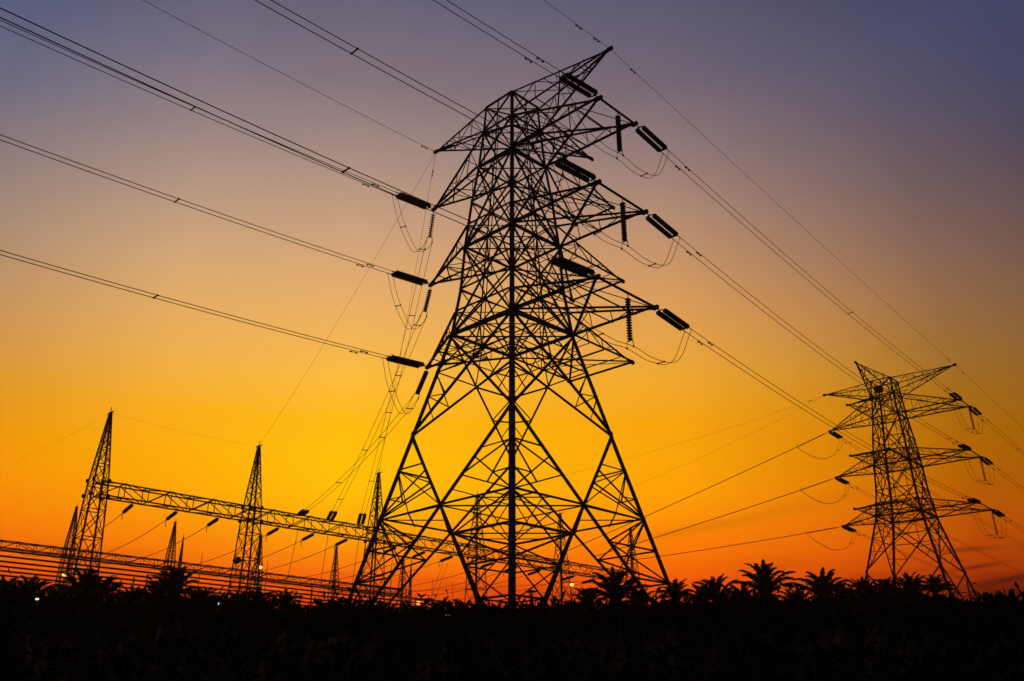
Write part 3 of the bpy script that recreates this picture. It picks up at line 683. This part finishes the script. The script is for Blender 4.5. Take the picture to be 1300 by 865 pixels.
# ------------------------------------------------------------------ lamps
for i, (px, py, r, m, lb, rr) in enumerate((
    (82, 730, 84, LAMPO, 'orange yard lamp glowing at the foot of the leftmost gantry mast', .22), (330.5, 721, 112, LAMPO, 'yellow yard lamp glowing right of the second gantry mast', .26),
    (531, 766, 112, LAMPO, 'orange yard lamp glowing low between the left legs of the big tower', .28), (726, 743, 112, LAMPO, 'yellow yard lamp glowing between near and right leg of the big tower', .26),
    (47, 761, 30, LAMPW, 'white lamp shining through the scrub at lower left', .05), (568, 781, 36.5, LAMPW, 'white lamp shining through the scrub left of the near leg', .075),
    (277, 767, 37, LAMPW, 'dim white lamp in the scrub near the second gantry mast', .06), (829, 760, 37.5, LAMPW, 'white lamp in the scrub at the foot of the right leg', .07))):
    x, y, z = place(px, py, r); g0 = gz(x, y); root = empty('lamp_post', (x, y, g0), lb, 'lamp', 'lamps in the switchyard and scrub')
    toc = Vector((-x, -y, 0)).normalized()
    bm = bmesh.new(); tube(bm, [(0, 0, 0), (0, 0, z-g0-.2), (toc*rr*1.2)+Vector((0, 0, z-g0+rr*1.1))], .05); obj('pole', bm, STEEL2, root)
    bm = bmesh.new(); bmesh.ops.create_uvsphere(bm, u_segments=12, v_segments=8, radius=rr)
    bmesh.ops.scale(bm, vec=(1, 1, .75), verts=bm.verts); bmesh.ops.translate(bm, vec=toc*rr*1.2+Vector((0, 0, z-g0)), verts=bm.verts); obj('lamp_bulb', bm, m, root)
    bm = bmesh.new(); prism(bm, toc*rr*1.2+Vector((0, 0, z-g0+rr*.8)), toc*rr*1.2+Vector((0, 0, z-g0+rr*1.2)), [(rr*1.2*math.cos(t*math.pi/4), rr*1.2*math.sin(t*math.pi/4)) for t in range(8)], Vector((1, 0, 0)), Vector((0, 1, 0))); obj('lamp_hood', bm, STEEL2, root)

# ------------------------------------------------------------------ vegetation
def palm_meshes(seed, nf=30, Lf=3.3):
    rnd = random.Random(seed); H = 5.0; bm = bmesh.new()
    n = 9; pts = [(0.15*math.sin(i*.5), 0.1*math.sin(i*.4+1), H*i/(n-1)) for i in range(n)]
    tube(bm, pts, [.42-.12*i/(n-1) + .03*(i % 2) for i in range(n)], 9)
    for i in range(70):       # old frond bases
        t = rnd.random(); an = rnd.random()*6.28; c = Vector(pts[min(int(t*8), 7)]).lerp(Vector(pts[min(int(t*8)+1, 8)]), t*8 % 1); o_ = Vector((math.cos(an), math.sin(an), 0))
        bar(bm, c+o_*.25, c+o_*.52+UP*.28, .11)
    tr = bpy.data.meshes.new('trunk'); bm.to_mesh(tr); bm.free(); tr.materials.append(BARK)
    bm = bmesh.new(); c = Vector(pts[-1]); ph = rnd.random()*6.28
    for f in range(nf):
        t = f/(nf-1); an = ph + f*2.39996+rnd.uniform(-.25, .25)
        el = R(88)*(1-t) + R(20)*t + rnd.uniform(-.10, .10); L = Lf*(.80+.25*t)*rnd.uniform(.85, 1.12)
        hd = Vector((math.cos(an), math.sin(an), 0)); sd = Vector((-math.sin(an), math.cos(an), 0)); p = c.copy(); pr = []; seg = 14; e_ = el; bend = rnd.uniform(1.2, 2.2) - .2*t
        for s in range(seg+1):
            pr.append((p.copy(), (hd*math.cos(e_)+UP*math.sin(e_)))); p = p + pr[-1][1]*L/seg; e_ -= bend/seg*(.05+2.1*(s/seg)**1.3)
        tube(bm, [x[0] for x in pr], [.06*(1-i/(seg+1))+.012 for i in range(seg+1)], 4)
        for s in range(5, seg*6+1):
            q = s/6; i = min(int(q), seg); x = pr[i][0].lerp(pr[min(i+1, seg)][0], q-i); d = pr[i][1]; u = s/(seg*6)
            ll = L*.135*math.sin(math.pi*min(max(u*.84+.13, 0), 1))**.6*rnd.uniform(.75, 1.12); upn = sd.cross(d)
            for sg_ in (-1, 1):
                if rnd.random() < .06: continue
                v = (sd*sg_*.75 + d*.6 + upn*rnd.uniform(-.5, .5) - UP*rnd.uniform(.1, .6)).normalized()
                w = d*.05; m_ = x + v*ll*.55; e2_ = x + v*ll - UP*ll*.22
                A = bm.verts.new(x-w*.6); B = bm.verts.new(x+w*.6); Cc = bm.verts.new(m_+w); D_ = bm.verts.new(m_-w); E_ = bm.verts.new(e2_)
                bm.faces.new((A, B, Cc, D_)); bm.faces.new((D_, Cc, E_))
    # short dense heart of the crown
    for i in range(90):
        an = rnd.random()*6.28; e_ = rnd.uniform(-.2, 1.5); v = Vector((math.cos(an)*math.cos(e_), math.sin(an)*math.cos(e_), math.sin(e_))); s_ = v.orthogonal().normalized()*.07
        A = bm.verts.new(c-s_); B = bm.verts.new(c+s_); C_ = bm.verts.new(c+v*rnd.uniform(.6, 1.1)); bm.faces.new((A, B, C_))
    cr = bpy.data.meshes.new('crown'); bm.to_mesh(cr); bm.free(); cr.materials.append(LEAF)
    return tr, cr
PM = [palm_meshes(s, nf, L) for s, nf, L in ((1, 24, 3.1), (2, 21, 3.2), (3, 26, 2.9), (4, 20, 3.3))]
def palm(px, py, rng, size, v, label, rot=0, lean=0):
    x, y, zc = place(px, py, rng); g0 = gz(x, y)-.1; H = zc-g0
    root = empty('palm_tree', (x, y, g0), label, 'palm tree', 'palms in front of the sunset'); root.rotation_euler = (0, lean, rot)
    t, c = PM[v]
    o = bpy.data.objects.new('trunk', t); COL.objects.link(o); o.parent = root; o.scale = (size, size, H/5.0)
    o = bpy.data.objects.new('crown', c); COL.objects.link(o); o.parent = root; o.scale = (size, size, size); o.location = (0, 0, H-5.0*size)
# px,py = middle of the crown
PL = [
 (862, 757, 66, .62, 0, 'small palm just right of the big tower\'s right foot'),
 (890, 762, 60, .55, 2, 'low palm between the tower foot and the first full palm'),
 (911, 757, 72, .82, 1, 'broad palm, first full crown right of the big tower'),
 (979, 747, 76, 1.05, 3, 'tallest palm with splayed crown between the two towers'),
 (941, 765, 70, .70, 0, 'low drooping palm left of the tallest palm'),
 (1042, 753, 76, .92, 1, 'palm directly right of the tallest one'),
 (1010, 768, 72, .75, 2, 'low palm half hidden between the two tallest crowns'),
 (1072, 765, 74, .7, 3, 'small palm left of the far tower\'s left leg'),
 (1098, 755, 80, .75, 2, 'palm in front of the far tower\'s left leg'),
 (1124, 754, 84, .75, 0, 'palm between the far tower\'s left legs'),
 (1148, 763, 80, .7, 1, 'low palm between the far tower\'s middle legs'),
 (1166, 750, 82, .72, 3, 'narrow upright palm right of the far tower\'s middle leg'),
 (1186, 749, 84, .68, 0, 'upright palm touching the far tower\'s right legs'),
 (1202, 768, 80, .5, 2, 'low palm at the foot of the far tower'),
 (1262, 772, 90, .8, 1, 'distant low palm at right edge, left one of the pair'),
 (1288, 773, 92, .8, 3, 'distant low palm at right edge, right one of the pair'),
 (780, 757, 68, .98, 1, 'palm with arching fronds inside the big tower\'s right side'),
 (752, 770, 64, .7, 0, 'low palm left of the arching palm under the tower'),
 (812, 765, 66, .6, 2, 'low palm between the arching palm and the right foot'),
 (38, 760, 60, .68, 2, 'bushy palm at lower left under the busbar end'),
 (4, 757, 58, .58, 0, 'palm cut by the left edge of the frame'),
 (72, 764, 62, .6, 1, 'low palm left of the leftmost mast\'s foot'),
 (104, 757, 60, .75, 3, 'dense palm hiding the leftmost mast\'s foot'),
 (128, 759, 62, .7, 0, 'dense palm right of the leftmost mast\'s foot'),
 (160, 768, 64, .65, 2, 'low palm under the busbar posts left of centre'),
 (199, 760, 64, .7, 1, 'palm left of the tall spiky palm by the twin masts'),
 (227, 751, 62, .74, 3, 'spiky palm in front of the twin masts'),
 (254, 768, 62, .6, 0, 'low palm right of the spiky palm by the twin masts'),
 (300, 770, 64, .6, 2, 'low palm left of the second gantry mast\'s foot'),
 (325, 770, 66, .65, 1, 'low palm at the second gantry mast\'s foot'),
 (360, 772, 66, .6, 3, 'low palm right of the second gantry mast\'s foot'),
]
for i, (px, py, rng, sz, v, lb) in enumerate(PL): palm(px, py+2.5, rng, sz*.92, v, lb, rot=i*1.7, lean=random.uniform(-.06, .06))
# dense scrub band in front of the towers: nobody could count its plants
rnd = random.Random(3); bm = bmesh.new()
def scrub_top(azd, r):
    n1 = noise.noise(Vector((azd*.35, r*.08, 0))); n2 = noise.noise(Vector((azd*1.3, r*.2, 3))); n3 = noise.noise(Vector((azd*4, r*.5, 7)))
    return n1*.45 + n2*.30 + max(n3, -.1)*.5
ELT = [(-60, 6.55), (-28.5, 6.25), (-26.2, 6.09), (-23.5, 6.23), (-20.6, 6.36), (-17.6, 6.30), (-14.9, 6.29), (-11.8, 6.23), (-9.0, 6.20), (-4.3, 6.17), (0.0, 6.23), (4.3, 6.35), (7.1, 6.41), (10.4, 6.44), (14.5, 6.58), (18.9, 6.43), (21.8, 6.39), (24.6, 6.10), (26.2, 5.86), (28.5, 5.76), (60, 5.90)]
def elev_top(azd):      # silhouette of the scrub, degrees above the eye line
    pts = ELT
    for (x0, y0), (x1, y1) in zip(pts, pts[1:]):
        if x0 <= azd <= x1: return y0+(y1-y0)*(azd-x0)/(x1-x0)
    return 6
rows = [(17, .0), (19, .35), (22, .55), (26, .72), (31, .88), (36, .97), (41, 1.0), (45, .93)]
def top_z(azd, r, f):
    g0 = gz(r*math.sin(R(azd)), r*math.cos(R(azd))); z = CAMZ + math.tan(R(elev_top(azd)))*r
    h = (z-g0)*f; return g0 + max(h - .35 + scrub_top(azd, r)*.8, -.1) if f > 0 else g0-.3
prev = None; NA = 420
for r, f in rows:
    ring = []
    for k in range(NA+1):
        azd = -62+124*k/NA; ring.append(bm.verts.new((r*math.sin(R(azd)), r*math.cos(R(azd)), top_z(azd, r, f))))
    if prev:
        for k in range(NA): bm.faces.new((prev[k], ring[k], ring[k+1], prev[k+1]))
    prev = ring
bot = [bm.verts.new((v.co.x*1.02, v.co.y*1.02, 2.6)) for v in prev]
for k in range(NA): bm.faces.new((prev[k], bot[k], bot[k+1], prev[k+1]))
def leaf(c, s):
    d = Vector((rnd.gauss(0, 1), rnd.gauss(0, 1), rnd.gauss(.5, 1))).normalized(); u = d.orthogonal().normalized(); u.rotate(Matrix.Rotation(rnd.random()*6.28, 3, d))
    A = bm.verts.new(c-u*s*.18); B = bm.verts.new(c+d*s*.5+u*s*.0+d.cross(u)*s*.2); C_ = bm.verts.new(c+d*s); D_ = bm.verts.new(c+d*s*.5-d.cross(u)*s*.2)
    bm.faces.new((A, B, C_, D_))
for i in range(4600):
    azd = rnd.uniform(-42, 42); r = rnd.choice((31, 34, 37, 40, 43, 44))+rnd.uniform(-2, 1.5)
    f = 0.9 if r < 34 else 1.0; zc = top_z(azd, r, f); c = Vector((r*math.sin(R(azd)), r*math.cos(R(azd)), zc)); big = rnd.random() < .12
    for j in range(18 if big else 11):
        leaf(c + Vector((rnd.gauss(0, .35), rnd.gauss(0, .35), abs(rnd.gauss(0, .34 if big else .2))-.12)), rnd.uniform(.16, .42))
for i in range(2600):      # nearer slope of the scrub, seen in the dark
    azd = rnd.uniform(-42, 42); r = rnd.uniform(18, 33); f = .35+.5*(r-18)/15; c = Vector((r*math.sin(R(azd)), r*math.cos(R(azd)), top_z(azd, r, f)))
    for j in range(8): leaf(c + Vector((rnd.gauss(0, .4), rnd.gauss(0, .4), abs(rnd.gauss(0, .25)))), rnd.uniform(.2, .45))
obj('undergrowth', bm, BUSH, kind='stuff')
bpy.data.objects['undergrowth']['label'] = 'black mass of scrub along the bottom of the picture'

# ------------------------------------------------------------------ evening haze over the plantation
bm = bmesh.new(); bmesh.ops.create_cube(bm, size=1.0)
bmesh.ops.scale(bm, vec=(700, 700, 62), verts=bm.verts); bmesh.ops.translate(bm, vec=(0, 150, 29), verts=bm.verts)
hm = bpy.data.materials.new('evening_haze'); hm.use_nodes = True; ht = hm.node_tree; ht.nodes.clear()
pv = ht.nodes.new('ShaderNodeVolumePrincipled'); mo = ht.nodes.new('ShaderNodeOutputMaterial'); ht.links.new(pv.outputs[0], mo.inputs['Volume'])
pv.inputs['Color'].default_value = (.95, .84, .74, 1); pv.inputs['Density'].default_value = .00026; pv.inputs['Anisotropy'].default_value = .7
hz = obj('haze', bm, hm, kind='stuff'); hz['label'] = 'thin evening haze in the air'
